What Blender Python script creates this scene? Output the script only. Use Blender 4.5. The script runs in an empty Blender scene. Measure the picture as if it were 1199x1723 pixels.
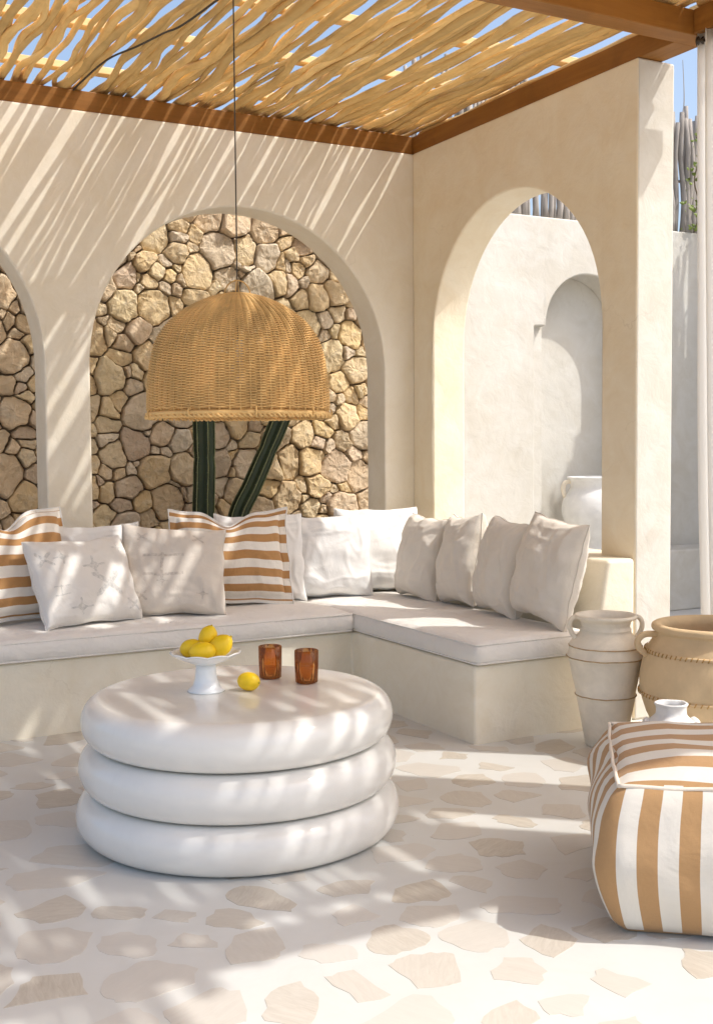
import bpy, bmesh, math, random
from mathutils import Vector, Matrix, noise

# ------------------------------------------------------------------ camera, sky, sun, exposure
sc = bpy.context.scene
COL = sc.collection
R_ = math.radians

cam_d = bpy.data.cameras.new('camera')
cam = bpy.data.objects.new('camera', cam_d)
COL.objects.link(cam)
YAW, PITCH, ROLL = 0.4977, 0.0573, -0.0078
_f = Vector((math.sin(YAW) * math.cos(PITCH), math.cos(YAW) * math.cos(PITCH), -math.sin(PITCH)))
_r = Vector((math.cos(YAW), -math.sin(YAW), 0))
_u = _r.cross(_f)
r2 = _r * math.cos(ROLL) + _u * math.sin(ROLL)
u2 = -_r * math.sin(ROLL) + _u * math.cos(ROLL)
mw = Matrix(((r2.x, u2.x, -_f.x, -3.9176), (r2.y, u2.y, -_f.y, -6.4293), (r2.z, u2.z, -_f.z, 1.3737), (0, 0, 0, 1)))
cam.matrix_world = mw
cam_d.sensor_fit = 'HORIZONTAL'
cam_d.sensor_width = 36
cam_d.lens = 1952.13 / 1199 * 36
cam_d.clip_end = 500
sc.camera = cam

SA, SB = 0.58, 0.52                      # the sun's rays travel along (-SA, +SB, -1)
sun_to = Vector((SA, -SB, 1)).normalized()
elev = math.asin(sun_to.z)
world = bpy.data.worlds.new('World')
sc.world = world
world.use_nodes = True
wn = world.node_tree.nodes
wl = world.node_tree.links
bg = wn['Background']
sky = wn.new('ShaderNodeTexSky')
sky.sky_type = 'NISHITA'
sky.sun_disc = False
sky.sun_elevation = elev
sky.sun_rotation = math.atan2(sun_to.x, sun_to.y)
sky.air_density = 1.0
sky.dust_density = 4.0
sky.ozone_density = 0.3
wl.new(sky.outputs[0], bg.inputs[0])
bg.inputs[1].default_value = 0.15

sun_d = bpy.data.lights.new('sun', 'SUN')
sun_d.energy = 2.0
sun_d.angle = R_(0.75)
sun_d.color = (1.0, 0.975, 0.925)
sun = bpy.data.objects.new('sun', sun_d)
sun.rotation_euler = sun_to.to_track_quat('Z', 'Y').to_euler()
sun.location = (6, -6, 10)
COL.objects.link(sun)

sc.view_settings.view_transform = 'Standard'
sc.view_settings.look = 'None'
sc.view_settings.exposure = 0.80
sc.view_settings.gamma = 1
sc.view_settings.use_curve_mapping = False
sc.render.engine = 'CYCLES'
sc.cycles.use_denoising = True
sc.cycles.max_bounces = 12
sc.cycles.diffuse_bounces = 6
sc.cycles.glossy_bounces = 4
sc.cycles.transmission_bounces = 10
sc.cycles.transparent_max_bounces = 12
sc.cycles.caustics_refractive = False
sc.cycles.caustics_reflective = False
sc.cycles.sample_clamp_indirect = 6

# ------------------------------------------------------------------ helpers
def obj(name, me, mat=None, parent=None, loc=None, rot=None, smooth=False):
    if isinstance(me, bmesh.types.BMesh):
        bm = me
        me = bpy.data.meshes.new(name)
        bmesh.ops.recalc_face_normals(bm, faces=bm.faces)
        bm.to_mesh(me)
        bm.free()
    if mat is not None and not me.materials:
        me.materials.append(mat)
    if smooth:
        for p in me.polygons:
            p.use_smooth = True
    o = bpy.data.objects.new(name, me)
    COL.objects.link(o)
    if parent is not None:
        o.parent = parent
    if loc is not None:
        o.location = loc
    if rot is not None:
        o.rotation_euler = rot
    return o

def empty(name, loc=(0, 0, 0), rot=(0, 0, 0)):
    o = bpy.data.objects.new(name, None)
    o.location = loc
    o.rotation_euler = rot
    COL.objects.link(o)
    return o

def tag(o, label=None, cat=None, group=None, kind=None):
    if label: o['label'] = label
    if cat: o['category'] = cat
    if group: o['group'] = group
    if kind: o['kind'] = kind
    return o

def bevel(o, w, seg=2, ang=35):
    m = o.modifiers.new('bevel', 'BEVEL')
    m.width = w
    m.segments = seg
    m.limit_method = 'ANGLE'
    m.angle_limit = R_(ang)
    return o

def smooth_by_angle(o, deg=40):
    me = o.data
    for p in me.polygons: p.use_smooth = True
    bm = bmesh.new(); bm.from_mesh(me)
    for e in bm.edges:
        if len(e.link_faces) == 2 and e.calc_face_angle(0) > R_(deg): e.smooth = False
    bm.to_mesh(me); bm.free()

def box(bm, x0, x1, y0, y1, z0, z1):
    v = [bm.verts.new(p) for p in ((x0, y0, z0), (x1, y0, z0), (x1, y1, z0), (x0, y1, z0), (x0, y0, z1), (x1, y0, z1), (x1, y1, z1), (x0, y1, z1))]
    for f in ((0, 3, 2, 1), (4, 5, 6, 7), (0, 1, 5, 4), (1, 2, 6, 5), (2, 3, 7, 6), (3, 0, 4, 7)):
        bm.faces.new([v[i] for i in f])
    return v

def tube(bm, pts, rads, n=8, closed=False, caps=True):
    """tube along a list of points"""
    pts = [Vector(p) for p in pts]
    N = len(pts)
    if not hasattr(rads, '__len__'): rads = [rads] * N
    rings = []
    up = Vector((0, 0, 1))
    prev = None
    for i, p in enumerate(pts):
        if closed:
            t = (pts[(i + 1) % N] - pts[i - 1])
        else:
            t = pts[min(i + 1, N - 1)] - pts[max(i - 1, 0)]
        t.normalize()
        if prev is None:
            a = up if abs(t.dot(up)) < .9 else Vector((1, 0, 0))
            prev = (a - t * a.dot(t)).normalized()
        else:
            prev = (prev - t * prev.dot(t)).normalized()
        b = t.cross(prev)
        rings.append([bm.verts.new(p + (prev * math.cos(2 * math.pi * k / n) + b * math.sin(2 * math.pi * k / n)) * rads[i]) for k in range(n)])
    M = N if closed else N - 1
    for i in range(M):
        A, B = rings[i], rings[(i + 1) % N]
        for k in range(n):
            bm.faces.new((A[k], A[(k + 1) % n], B[(k + 1) % n], B[k]))
    if caps and not closed:
        bm.faces.new(list(reversed(rings[0])))
        bm.faces.new(rings[-1])
    return rings

def lathe(bm, prof, n=48, wob=0, seed=0, mod=None):
    """prof: list of (r, z); r == 0 closes with a pole"""
    rings = []
    for i, (r, z) in enumerate(prof):
        if r <= 1e-6:
            rings.append([bm.verts.new((0, 0, z))])
            continue
        ring = []
        for k in range(n):
            th = 2 * math.pi * k / n
            rr = r
            if wob: rr += wob * noise.noise(Vector((math.cos(th) * 1.6 + seed, math.sin(th) * 1.6, z * 5)))
            if mod: rr = mod(rr, th, z, i)
            ring.append(bm.verts.new((rr * math.cos(th), rr * math.sin(th), z)))
        rings.append(ring)
    for A, B in zip(rings[:-1], rings[1:]):
        if len(A) == 1 and len(B) == 1: continue
        if len(A) == 1:
            for k in range(n): bm.faces.new((A[0], B[(k + 1) % n], B[k]))
        elif len(B) == 1:
            for k in range(n): bm.faces.new((A[k], A[(k + 1) % n], B[0]))
        else:
            for k in range(n): bm.faces.new((A[k], A[(k + 1) % n], B[(k + 1) % n], B[k]))

def spline(P, n):
    """Catmull-Rom through 2D/3D points"""
    P = [Vector(p) for p in P]
    out = []
    for i in range(len(P) - 1):
        p0, p1, p2, p3 = P[max(i - 1, 0)], P[i], P[i + 1], P[min(i + 2, len(P) - 1)]
        for k in range(n):
            t = k / n
            out.append(0.5 * ((2 * p1) + (p2 - p0) * t + (2 * p0 - 5 * p1 + 4 * p2 - p3) * t * t + (3 * p1 - p0 - 3 * p2 + p3) * t ** 3))
    out.append(P[-1])
    return out

def clip_poly(poly, nx, ny, d):
    """keep the part with nx*x + ny*y <= d"""
    out = []
    for i in range(len(poly)):
        a, b = poly[i], poly[(i + 1) % len(poly)]
        da, db = nx * a[0] + ny * a[1] - d, nx * b[0] + ny * b[1] - d
        if da <= 0: out.append(a)
        if da * db < 0:
            t = da / (da - db)
            out.append((a[0] + (b[0] - a[0]) * t, a[1] + (b[1] - a[1]) * t))
    return out

def voronoi(pts, bounds, gap, iters=1, wts=None):
    x0, x1, y0, y1 = bounds
    for it in range(iters + 1):
        cells = []
        buck = {}
        for j, q in enumerate(pts): buck.setdefault((int(q[0] // .3), int(q[1] // .3)), []).append(j)
        last = it == iters
        for i, p in enumerate(pts):
            near = sorted(((q[0] - p[0]) ** 2 + (q[1] - p[1]) ** 2, j) for a in (-2, -1, 0, 1, 2) for b in (-2, -1, 0, 1, 2) for j in buck.get((int(p[0] // .3) + a, int(p[1] // .3) + b), ()) for q in (pts[j],) if j != i)[:20]
            poly = [(x0, y0), (x1, y0), (x1, y1), (x0, y1)]
            for d2, j in near:
                q = pts[j]
                d = math.sqrt(d2) or 1e-6
                nx, ny = (q[0] - p[0]) / d, (q[1] - p[1]) / d
                w = d / 2
                if wts: w = (d2 + wts[i] - wts[j]) / (2 * d)
                poly = clip_poly(poly, nx, ny, nx * p[0] + ny * p[1] + w - (gap / 2 if last else 0))
                if len(poly) < 3: break
            cells.append(poly)
        if not last:
            new = []
            for p, c in zip(pts, cells):
                if len(c) < 3: new.append(p); continue
                cx = sum(v[0] for v in c) / len(c); cy = sum(v[1] for v in c) / len(c)
                new.append((p[0] * .4 + cx * .6, p[1] * .4 + cy * .6))
            pts = new
    return pts, cells

# ------------------------------------------------------------------ materials
class NT:
    def __init__(s, name):
        s.m = bpy.data.materials.new(name)
        s.m.use_nodes = True
        s.t = s.m.node_tree
        s.b = s.t.nodes['Principled BSDF']
        s.out = s.t.nodes['Material Output']
    def n(s, typ, **kw):
        nd = s.t.nodes.new('ShaderNode' + typ)
        for k, v in kw.items(): setattr(nd, k, v)
        return nd
    def l(s, a, b): s.t.links.new(a, b)
    def val(s, sock, v):
        if hasattr(v, 'is_output'): s.l(v, sock)
        else: sock.default_value = v
    def math(s, op, a, b=None, c=None):
        nd = s.n('Math', operation=op)
        s.val(nd.inputs[0], a)
        if b is not None: s.val(nd.inputs[1], b)
        if c is not None: s.val(nd.inputs[2], c)
        return nd.outputs[0]
    def mix(s, fac, a, b, typ='MIX'):
        nd = s.n('Mix', data_type='RGBA', blend_type=typ)
        s.val(nd.inputs[0], fac)
        for i, c in ((6, a), (7, b)):
            if isinstance(c, tuple): nd.inputs[i].default_value = (*c, 1)
            else: s.l(c, nd.inputs[i])
        return nd.outputs[2]
    def coord(s, which='Object', scale=None, rot=None):
        tc = s.n('TexCoord')
        o = tc.outputs[which]
        if scale or rot:
            mp = s.n('Mapping')
            if scale: mp.inputs['Scale'].default_value = scale
            if rot: mp.inputs['Rotation'].default_value = rot
            s.l(o, mp.inputs[0]); o = mp.outputs[0]
        return o
    def noise(s, vec, scale, detail=4, rough=.55, dist=0):
        nd = s.n('TexNoise')
        s.l(vec, nd.inputs['Vector'])
        nd.inputs['Scale'].default_value = scale
        nd.inputs['Detail'].default_value = detail
        nd.inputs['Roughness'].default_value = rough
        nd.inputs['Distortion'].default_value = dist
        return nd.outputs[0]
    def ramp(s, fac, lo, hi):
        nd = s.n('MapRange')
        nd.inputs[1].default_value = lo; nd.inputs[2].default_value = hi
        s.l(fac, nd.inputs[0])
        return nd.outputs[0]
    def bump(s, h, strength, dist=.01, prev=None):
        nd = s.n('Bump')
        nd.inputs['Strength'].default_value = strength
        nd.inputs['Distance'].default_value = dist
        s.l(h, nd.inputs['Height'])
        if prev is not None: s.l(prev, nd.inputs['Normal'])
        return nd.outputs[0]
    def done(s, col, rough=.6, normal=None, spec=.3, **kw):
        if isinstance(col, tuple): s.b.inputs['Base Color'].default_value = (*col, 1)
        else: s.l(col, s.b.inputs['Base Color'])
        s.val(s.b.inputs['Roughness'], rough)
        s.b.inputs['Specular IOR Level'].default_value = spec
        if normal is not None: s.l(normal, s.b.inputs['Normal'])
        for k, v in kw.items(): s.b.inputs[k.replace('_', ' ')].default_value = v
        return s.m

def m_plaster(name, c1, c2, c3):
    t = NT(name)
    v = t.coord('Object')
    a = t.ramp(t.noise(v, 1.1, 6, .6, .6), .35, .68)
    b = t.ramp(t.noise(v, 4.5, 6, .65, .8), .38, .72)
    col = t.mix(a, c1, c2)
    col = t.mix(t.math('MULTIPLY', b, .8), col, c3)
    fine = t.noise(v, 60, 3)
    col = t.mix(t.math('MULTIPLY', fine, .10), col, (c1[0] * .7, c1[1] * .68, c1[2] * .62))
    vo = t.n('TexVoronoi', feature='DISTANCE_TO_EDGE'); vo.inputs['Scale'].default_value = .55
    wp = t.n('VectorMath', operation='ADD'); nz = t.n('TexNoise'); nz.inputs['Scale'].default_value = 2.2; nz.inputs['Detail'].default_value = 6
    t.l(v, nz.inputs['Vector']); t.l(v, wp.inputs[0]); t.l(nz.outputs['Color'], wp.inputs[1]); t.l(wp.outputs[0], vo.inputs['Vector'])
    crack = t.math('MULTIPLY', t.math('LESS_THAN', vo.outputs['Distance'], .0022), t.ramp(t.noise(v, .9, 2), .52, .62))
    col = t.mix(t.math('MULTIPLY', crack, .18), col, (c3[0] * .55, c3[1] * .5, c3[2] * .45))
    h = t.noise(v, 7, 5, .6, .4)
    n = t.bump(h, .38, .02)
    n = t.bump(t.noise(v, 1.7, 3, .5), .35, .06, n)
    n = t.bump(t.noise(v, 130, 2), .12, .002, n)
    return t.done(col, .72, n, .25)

M_WALL = m_plaster('cream_plaster', (.775, .72, .61), (.80, .755, .665), (.72, .65, .52))
M_TAN = m_plaster('warm_plaster', (.79, .705, .545), (.815, .75, .615), (.73, .62, .445))
M_BENCH = m_plaster('bench_plaster', (.80, .745, .615), (.82, .775, .67), (.74, .665, .52))
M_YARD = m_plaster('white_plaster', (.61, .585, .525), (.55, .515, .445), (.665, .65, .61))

def m_floor():
    t = NT('white_cement')
    v = t.coord('Object')
    a = t.ramp(t.noise(v, 1.6, 6, .6, .5), .3, .7)
    col = t.mix(a, (.62, .62, .60), (.585, .58, .55))
    s = t.ramp(t.noise(v, 5, 6, .7, 1.0), .5, .75)
    col = t.mix(t.math('MULTIPLY', s, .35), col, (.55, .53, .485))
    d = t.ramp(t.noise(v, 45, 3), .70, .78)
    col = t.mix(t.math('MULTIPLY', d, .35), col, (.45, .40, .34))
    r = t.math('MULTIPLY_ADD', t.noise(v, 3, 4), .25, .30)
    n = t.bump(t.noise(v, 5, 4), .12, .01)
    return t.done(col, r, n, .35)

def m_chip():
    t = NT('beige_marble')
    info = t.n('ObjectInfo')
    v = t.coord('Object')
    vv = t.n('VectorMath', operation='ADD')
    t.l(v, vv.inputs[0])
    sc_ = t.n('VectorMath', operation='SCALE')
    cmb = t.n('CombineXYZ')
    for i in range(3): t.l(info.outputs['Random'], cmb.inputs[i])
    t.l(cmb.outputs[0], sc_.inputs[0]); sc_.inputs['Scale'].default_value = 40
    t.l(sc_.outputs[0], vv.inputs[1])
    rot = t.n('VectorRotate', rotation_type='Z_AXIS')
    t.l(vv.outputs[0], rot.inputs['Vector'])
    t.l(t.math('MULTIPLY', info.outputs['Random'], 60.0), rot.inputs['Angle'])
    mp = t.n('Mapping'); mp.inputs['Scale'].default_value = (1, 5, 1)
    t.l(rot.outputs[0], mp.inputs[0])
    vein = t.noise(mp.outputs[0], 9, 8, .72, 1.6)
    col = t.mix(t.ramp(vein, .36, .64), (.46, .41, .34), (.565, .52, .445))
    th = t.ramp(t.noise(mp.outputs[0], 22, 6, .7, 2.0), .60, .70)
    col = t.mix(t.math('MULTIPLY', th, .6), col, (.36, .27, .19))
    shade = t.math('MULTIPLY', info.outputs['Random'], .85)
    col = t.mix(shade, col, (.595, .57, .53))
    return t.done(col, .38, None, .35)

def m_rock():
    t = NT('limestone_rock')
    info = t.n('ObjectInfo')
    rnd = info.outputs['Random']
    v = t.coord('Object')
    cr = t.n('ValToRGB')
    e = cr.color_ramp.elements
    e[0].position = 0; e[0].color = (0.746, 0.572, 0.336, 1)
    e[1].position = 1; e[1].color = (0.768, 0.638, 0.441, 1)
    for p, c in ((.12, (0.825, 0.649, 0.389)), (.25, (0.678, 0.561, 0.410)), (.37, (0.836, 0.737, 0.578)), (.5, (0.655, 0.512, 0.367)), (.62, (0.847, 0.643, 0.336)), (.74, (0.678, 0.539, 0.420)), (.86, (0.870, 0.715, 0.441))):
        q = e.new(p); q.color = (*c, 1)
    t.l(rnd, cr.inputs[0])
    col = cr.outputs[0]
    a = t.ramp(t.noise(v, 6, 7, .68, .5), .35, .7)
    col = t.mix(t.math('MULTIPLY', a, .4), col, (.50, .39, .26))
    b = t.ramp(t.noise(v, 11, 6, .7, .4), .5, .72)
    col = t.mix(t.math('MULTIPLY', b, .5), col, (.80, .73, .60))
    c = t.ramp(t.noise(v, 70, 4, .7), .58, .75)
    col = t.mix(t.math('MULTIPLY', c, .4), col, (.36, .27, .17))
    n = t.bump(t.noise(v, 13, 9, .75, .3), .8, .030)
    n = t.bump(t.noise(v, 75, 6, .75), .8, .008, n)
    return t.done(col, .92, n, .15)

def m_simple(name, c, rough=.6, var=.12, scale=8, bs=60, bstr=.2, bd=.003, spec=.3, rand=0.0, **kw):
    t = NT(name)
    v = t.coord('Object')
    a = t.ramp(t.noise(v, scale, 5, .6, .4), .3, .7)
    col = t.mix(a, tuple(x * (1 - var) for x in c), tuple(min(1, x * (1 + var)) for x in c))
    if rand:
        info = t.n('ObjectInfo')
        hsv = t.n('HueSaturation')
        t.l(t.math('MULTIPLY_ADD', info.outputs['Random'], rand * 2, 1 - rand), hsv.inputs['Value'])
        t.l(col, hsv.inputs['Color'])
        col = hsv.outputs[0]
    n = t.bump(t.noise(v, bs, 4), bstr, bd)
    return t.done(col, rough, n, spec, **kw)

def m_wood(name, c1, c2, axis, rough=.55, rand=.12, fine=1.0):
    """grain stretched along the given axis"""
    t = NT(name)
    s = [14 * fine, 14 * fine, 14 * fine]
    s[axis] = .9
    info = t.n('ObjectInfo')
    v = t.coord('Object')
    add = t.n('VectorMath', operation='ADD')
    cmb = t.n('CombineXYZ')
    for i in range(3): t.l(t.math('MULTIPLY', info.outputs['Random'], 30.0), cmb.inputs[i])
    t.l(v, add.inputs[0]); t.l(cmb.outputs[0], add.inputs[1])
    mp = t.n('Mapping'); mp.inputs['Scale'].default_value = s
    t.l(add.outputs[0], mp.inputs[0])
    g = t.noise(mp.outputs[0], 1.6, 8, .65, 1.0)
    col = t.mix(t.ramp(g, .3, .7), c1, c2)
    k = t.ramp(t.noise(add.outputs[0], 5, 5, .6, .5), .45, .75)
    col = t.mix(t.math('MULTIPLY', k, .45), col, tuple(x * .62 for x in c1))
    hsv = t.n('HueSaturation')
    t.l(t.math('MULTIPLY_ADD', info.outputs['Random'], rand * 2, 1 - rand), hsv.inputs['Value'])
    t.l(col, hsv.inputs['Color'])
    n = t.bump(g, .2, .004)
    return t.done(hsv.outputs[0], rough, n, .25)

def fabric_normal(t, uvscale=1.0, wr=.35):
    v = t.coord('Object')
    wv = t.noise(v, 340, 2)
    n = t.bump(t.noise(v, 4.5, 4, .55, .7), wr, .05)
    n = t.bump(t.noise(v, 14, 3, .5, 1.0), wr * .5, .012, n)
    return t.bump(wv, .25, .0015, n), v

def m_fabric(name, c, var=.06, wr=.35):
    t = NT(name)
    n, v = fabric_normal(t, wr=wr)
    a = t.ramp(t.noise(v, 5, 4, .6), .3, .7)
    col = t.mix(a, tuple(x * (1 - var) for x in c), c)
    th = t.noise(t.coord('Object', (60, 60, 700)), 1, 2)
    th2 = t.noise(t.coord('Object', (700, 60, 60)), 1, 2)
    col = t.mix(t.math('MULTIPLY', t.math('ADD', th, th2), .13), col, tuple(x * .72 for x in c))
    return t.done(col, .92, n, .1, Sheen_Weight=.15)

def m_stripes(name, tan, white, sock, count, phase=.25, duty=.5, wr=.35, border=False):
    t = NT(name)
    n, v = fabric_normal(t, wr=wr)
    uv = t.n('TexCoord').outputs['UV']
    sp = t.n('SeparateXYZ'); t.l(uv, sp.inputs[0])
    s = sp.outputs[sock]
    fr = t.math('FRACT', t.math('MULTIPLY_ADD', s, count, phase))
    st = t.math('LESS_THAN', fr, duty)
    if border:
        # the outer flange: pale strip along top and bottom
        d = t.math('ABSOLUTE', t.math('SUBTRACT', s, .5))
        st = t.math('MULTIPLY', st, t.math('LESS_THAN', d, .455))
    th = t.noise(t.coord('Object', (90, 90, 900)), 1, 2)
    th2 = t.noise(t.coord('Object', (900, 90, 90)), 1, 2)
    tw = t.math('MULTIPLY', t.math('ADD', th, th2), .28)
    tc = t.mix(tw, tan, tuple(x * .55 for x in tan))
    wc = t.mix(t.math('MULTIPLY', tw, .4), white, tuple(x * .72 for x in white))
    col = t.mix(st, wc, tc)
    return t.done(col, .92, n, .1, Sheen_Weight=.12)

def m_motif(name, c, dark, marks, amount=.5):
    """plain cloth with faint embroidered crosses and diamonds; marks = (u, v, size, kind)"""
    t = NT(name)
    n, v = fabric_normal(t)
    uv = t.n('TexCoord').outputs['UV']
    sp = t.n('SeparateXYZ'); t.l(uv, sp.inputs[0])
    tot = None
    for (mu, mv, r, kind) in marks:
        du = t.math('ABSOLUTE', t.math('SUBTRACT', sp.outputs[0], mu))
        dv = t.math('ABSOLUTE', t.math('SUBTRACT', sp.outputs[1], mv))
        inside = t.math('LESS_THAN', t.math('MAXIMUM', du, dv), r)
        if kind == 'x':
            ln = t.math('LESS_THAN', t.math('ABSOLUTE', t.math('SUBTRACT', du, dv)), r * .3)
        elif kind == 'd':
            q = t.math('ADD', du, dv)
            ln = t.math('MAXIMUM', t.math('LESS_THAN', q, r * .5), t.math('MULTIPLY', t.math('LESS_THAN', q, r), t.math('LESS_THAN', t.math('MINIMUM', du, dv), r * .10)))
        else:
            ln = t.math('LESS_THAN', t.math('MINIMUM', t.math('ABSOLUTE', t.math('SUBTRACT', dv, r * .5)), t.math('MAXIMUM', du, t.math('SUBTRACT', dv, r * .6))), r * .07)
        k = t.math('MULTIPLY', inside, ln)
        tot = k if tot is None else t.math('MAXIMUM', tot, k)
    patch = t.ramp(t.noise(v, 60, 4, .7), .35, .62)
    fac = t.math('MULTIPLY', t.math('MULTIPLY', tot, patch), amount)
    th = t.noise(t.coord('Object', (60, 60, 700)), 1, 2)
    base = t.mix(t.math('MULTIPLY', th, .22), c, tuple(x * .72 for x in c))
    blot = t.ramp(t.noise(v, 6, 5, .6, .3), .4, .7)
    base = t.mix(t.math('MULTIPLY', blot, .22), base, tuple(x * .82 for x in c))
    col = t.mix(fac, base, dark)
    n = t.bump(fac, .5, .004, n)
    return t.done(col, .93, n, .1, Sheen_Weight=.12)

M_FLOOR, M_CHIP, M_ROCK = m_floor(), m_chip(), m_rock()
M_MORTAR = m_simple('dark_earth_joint', (.20, .15, .10), .95, .3, 12, 40, .5, .01)
M_SOIL = m_simple('soil', (.30, .24, .17), .95, .3, 6, 30, .6, .02)
M_GROUND = m_simple('pale_ground', (.52, .46, .37), .95, .15, 1.5, 20, .4, .02)
M_BEAM_X = m_wood('brown_beam_x', (.23, .095, .018), (.32, .14, .03), 0, .5)
M_BEAM_Y = m_wood('brown_beam_y', (.23, .095, .018), (.32, .14, .03), 1, .5)
M_STICK = m_wood('peeled_branch', (.66, .42, .15), (.83, .59, .26), 1, .7, .27)
M_BATTEN = m_wood('pale_batten', (.72, .50, .24), (.80, .60, .33), 0, .6)
M_GREYSTICK = m_wood('weathered_stick', (.30, .27, .24), (.42, .39, .36), 2, .9, .3)
M_SEAT = m_fabric('seat_linen', (.81, .78, .735), .06, .5)
M_WHITE = m_fabric('white_linen', (.80, .795, .78), .06, .22)
M_BEIGE = m_fabric('natural_linen', (.75, .70, .625))
M_STR_A = m_stripes('ochre_stripes_wide', (.50, .275, .115), (.80, .76, .70), 1, 6.2, .12, .5, border=True)
M_STR_B = m_stripes('ochre_stripes_flange', (.50, .275, .115), (.80, .76, .70), 1, 6.6, .05, .5, border=True)
M_POUF = m_stripes('pouf_stripes', (.48, .29, .14), (.70, .665, .60), 0, 6.9, .22, .5, wr=.2)
M_POUFSEAM = m_fabric('pouf_seam', (.78, .70, .60))
M_MOT_A = m_motif('embroidered_white_cloth', (.76, .735, .70), (.44, .44, .43),
    [(.55, .60, .11, 'd'), (.62, .40, .12, 'x'), (.30, .72, .08, 'd'), (.14, .72, .08, 'x'), (.84, .78, .07, 'd'), (.22, .38, .08, 'h'), (.36, .18, .10, 'd'), (.85, .16, .07, 'x')], .75)
M_MOT_B = m_motif('embroidered_beige_cloth', (.68, .62, .55), (.36, .31, .27),
    [(.72, .80, .055, 'x'), (.24, .80, .05, 'x'), (.42, .50, .17, 'h'), (.42, .36, .05, 'd'), (.75, .22, .06, 'd'), (.24, .2, .05, 'x')], .6)
M_TABLE = m_simple('glossy_white_resin', (.775, .76, .72), .22, .05, 4, 9, .10, .012, .5, Coat_Weight=.3, Coat_Roughness=.08)
M_CERAMIC = m_simple('white_glaze', (.80, .82, .83), .22, .03, 10, 20, .06, .003, .5, Coat_Weight=.3)
M_LEMON = m_simple('lemon_rind', (.83, .56, .012), .42, .08, 20, 140, .35, .0025, .4)
M_LEMONTIP = m_simple('lemon_tip', (.55, .42, .05), .6, .2, 60, 80, .4, .002)
M_JAR = m_simple('chalky_clay', (.79, .72, .60), .9, .12, 7, 35, .45, .006, .12)
M_JARLINE = m_simple('bare_clay_line', (.48, .34, .19), .9, .25, 30, 60, .4, .003, .1)
M_POT = m_simple('ochre_clay', (.66, .50, .305), .85, .12, 6, 40, .35, .005, .15)
M_POTDARK = m_simple('ochre_clay_line', (.45, .27, .10), .9, .2, 20, 60, .3, .003, .1)
M_WJAR = m_simple('white_clay', (.74, .74, .73), .8, .08, 9, 30, .4, .006, .2)
M_WICKER = m_simple('rattan_weft', (.69, .44, .175), .55, .28, 7, 90, .35, .002, .3)
M_RIB = m_simple('rattan_rib', (.66, .42, .165), .55, .2, 9, 90, .3, .002, .3)
M_CORD = m_simple('dark_cord', (.06, .05, .04), .6)
M_METAL = m_simple('dark_metal', (.07, .06, .055), .4, .2, 10, 40, .1, .002, .5, Metallic=.8)
M_CACTUS = m_simple('cactus_skin', (.014, .028, .008), .45, .25, 9, 60, .2, .003, .4)
M_CACTUSRIB = m_simple('cactus_areole', (.20, .22, .12), .8, .2, 50, 80, .3, .002)
M_LEAF = m_simple('vine_leaf', (.20, .26, .06), .5, .25, 12, 50, .2, .002, .3, rand=.25)
M_STEM = m_simple('vine_stem', (.12, .09, .05), .8)

def m_glass():
    t = NT('amber_glass')
    tr = t.n('BsdfTransparent'); tr.inputs[0].default_value = (.90, .66, .38, 1)
    gl = t.n('BsdfGlossy'); gl.inputs['Roughness'].default_value = .04; gl.inputs[0].default_value = (1, .9, .75, 1)
    fr = t.n('Fresnel'); fr.inputs[0].default_value = 1.5
    mx = t.n('MixShader')
    t.l(fr.outputs[0], mx.inputs[0]); t.l(tr.outputs[0], mx.inputs[1]); t.l(gl.outputs[0], mx.inputs[2])
    df = t.n('BsdfTranslucent'); df.inputs[0].default_value = (.62, .27, .05, 1)
    m2 = t.n('MixShader'); m2.inputs[0].default_value = .12
    t.l(mx.outputs[0], m2.inputs[1]); t.l(df.outputs[0], m2.inputs[2])
    t.l(m2.outputs[0], t.out.inputs['Surface'])
    return t.m
M_GLASS = m_glass()

def m_curtain():
    t = NT('white_voile')
    v = t.coord('Object')
    n = t.bump(t.noise(v, 300, 2), .15, .001)
    t.done((.93, .925, .91), .9, n, .1)
    tr = t.n('BsdfTranslucent'); tr.inputs[0].default_value = (.95, .945, .93, 1)
    mx = t.n('MixShader'); mx.inputs[0].default_value = .7
    t.l(t.b.outputs[0], mx.inputs[1]); t.l(tr.outputs[0], mx.inputs[2])
    t.l(mx.outputs[0], t.out.inputs['Surface'])
    return t.m
M_CURTAIN = m_curtain()

# ------------------------------------------------------------------ ground and floor
bm = bmesh.new(); box(bm, -120, 120, -120, 120, -.30, -.06)
tag(obj('ground', bm, M_GROUND), kind='structure')
bm = bmesh.new(); box(bm, -9, 5.2, -12, .02, -.05, 0)
floor = tag(obj('floor', bm, M_FLOOR), kind='structure')
bm = bmesh.new(); box(bm, -9, .5, .24, 1.3, -.05, .32)
tag(obj('planting_bed', bm, M_SOIL), kind='structure')
bm = bmesh.new(); box(bm, .5, 5.2, .02, 1.3, -.05, 0)
tag(obj('courtyard_floor', bm, M_FLOOR), kind='structure')

random.seed(11)
def chip_mesh(poly, name, bm=None, off=(0, 0)):
    own = bm is None
    if own: bm = bmesh.new()
    z1 = .0010
    lo = [bm.verts.new((x - off[0], y - off[1], -.004)) for x, y in poly]
    hi = [bm.verts.new((x - off[0], y - off[1], z1)) for x, y in poly]
    n = len(poly)
    bm.faces.new(hi)
    for i in range(n): bm.faces.new((lo[i], lo[(i + 1) % n], hi[(i + 1) % n], hi[i]))
    return bm

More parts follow.
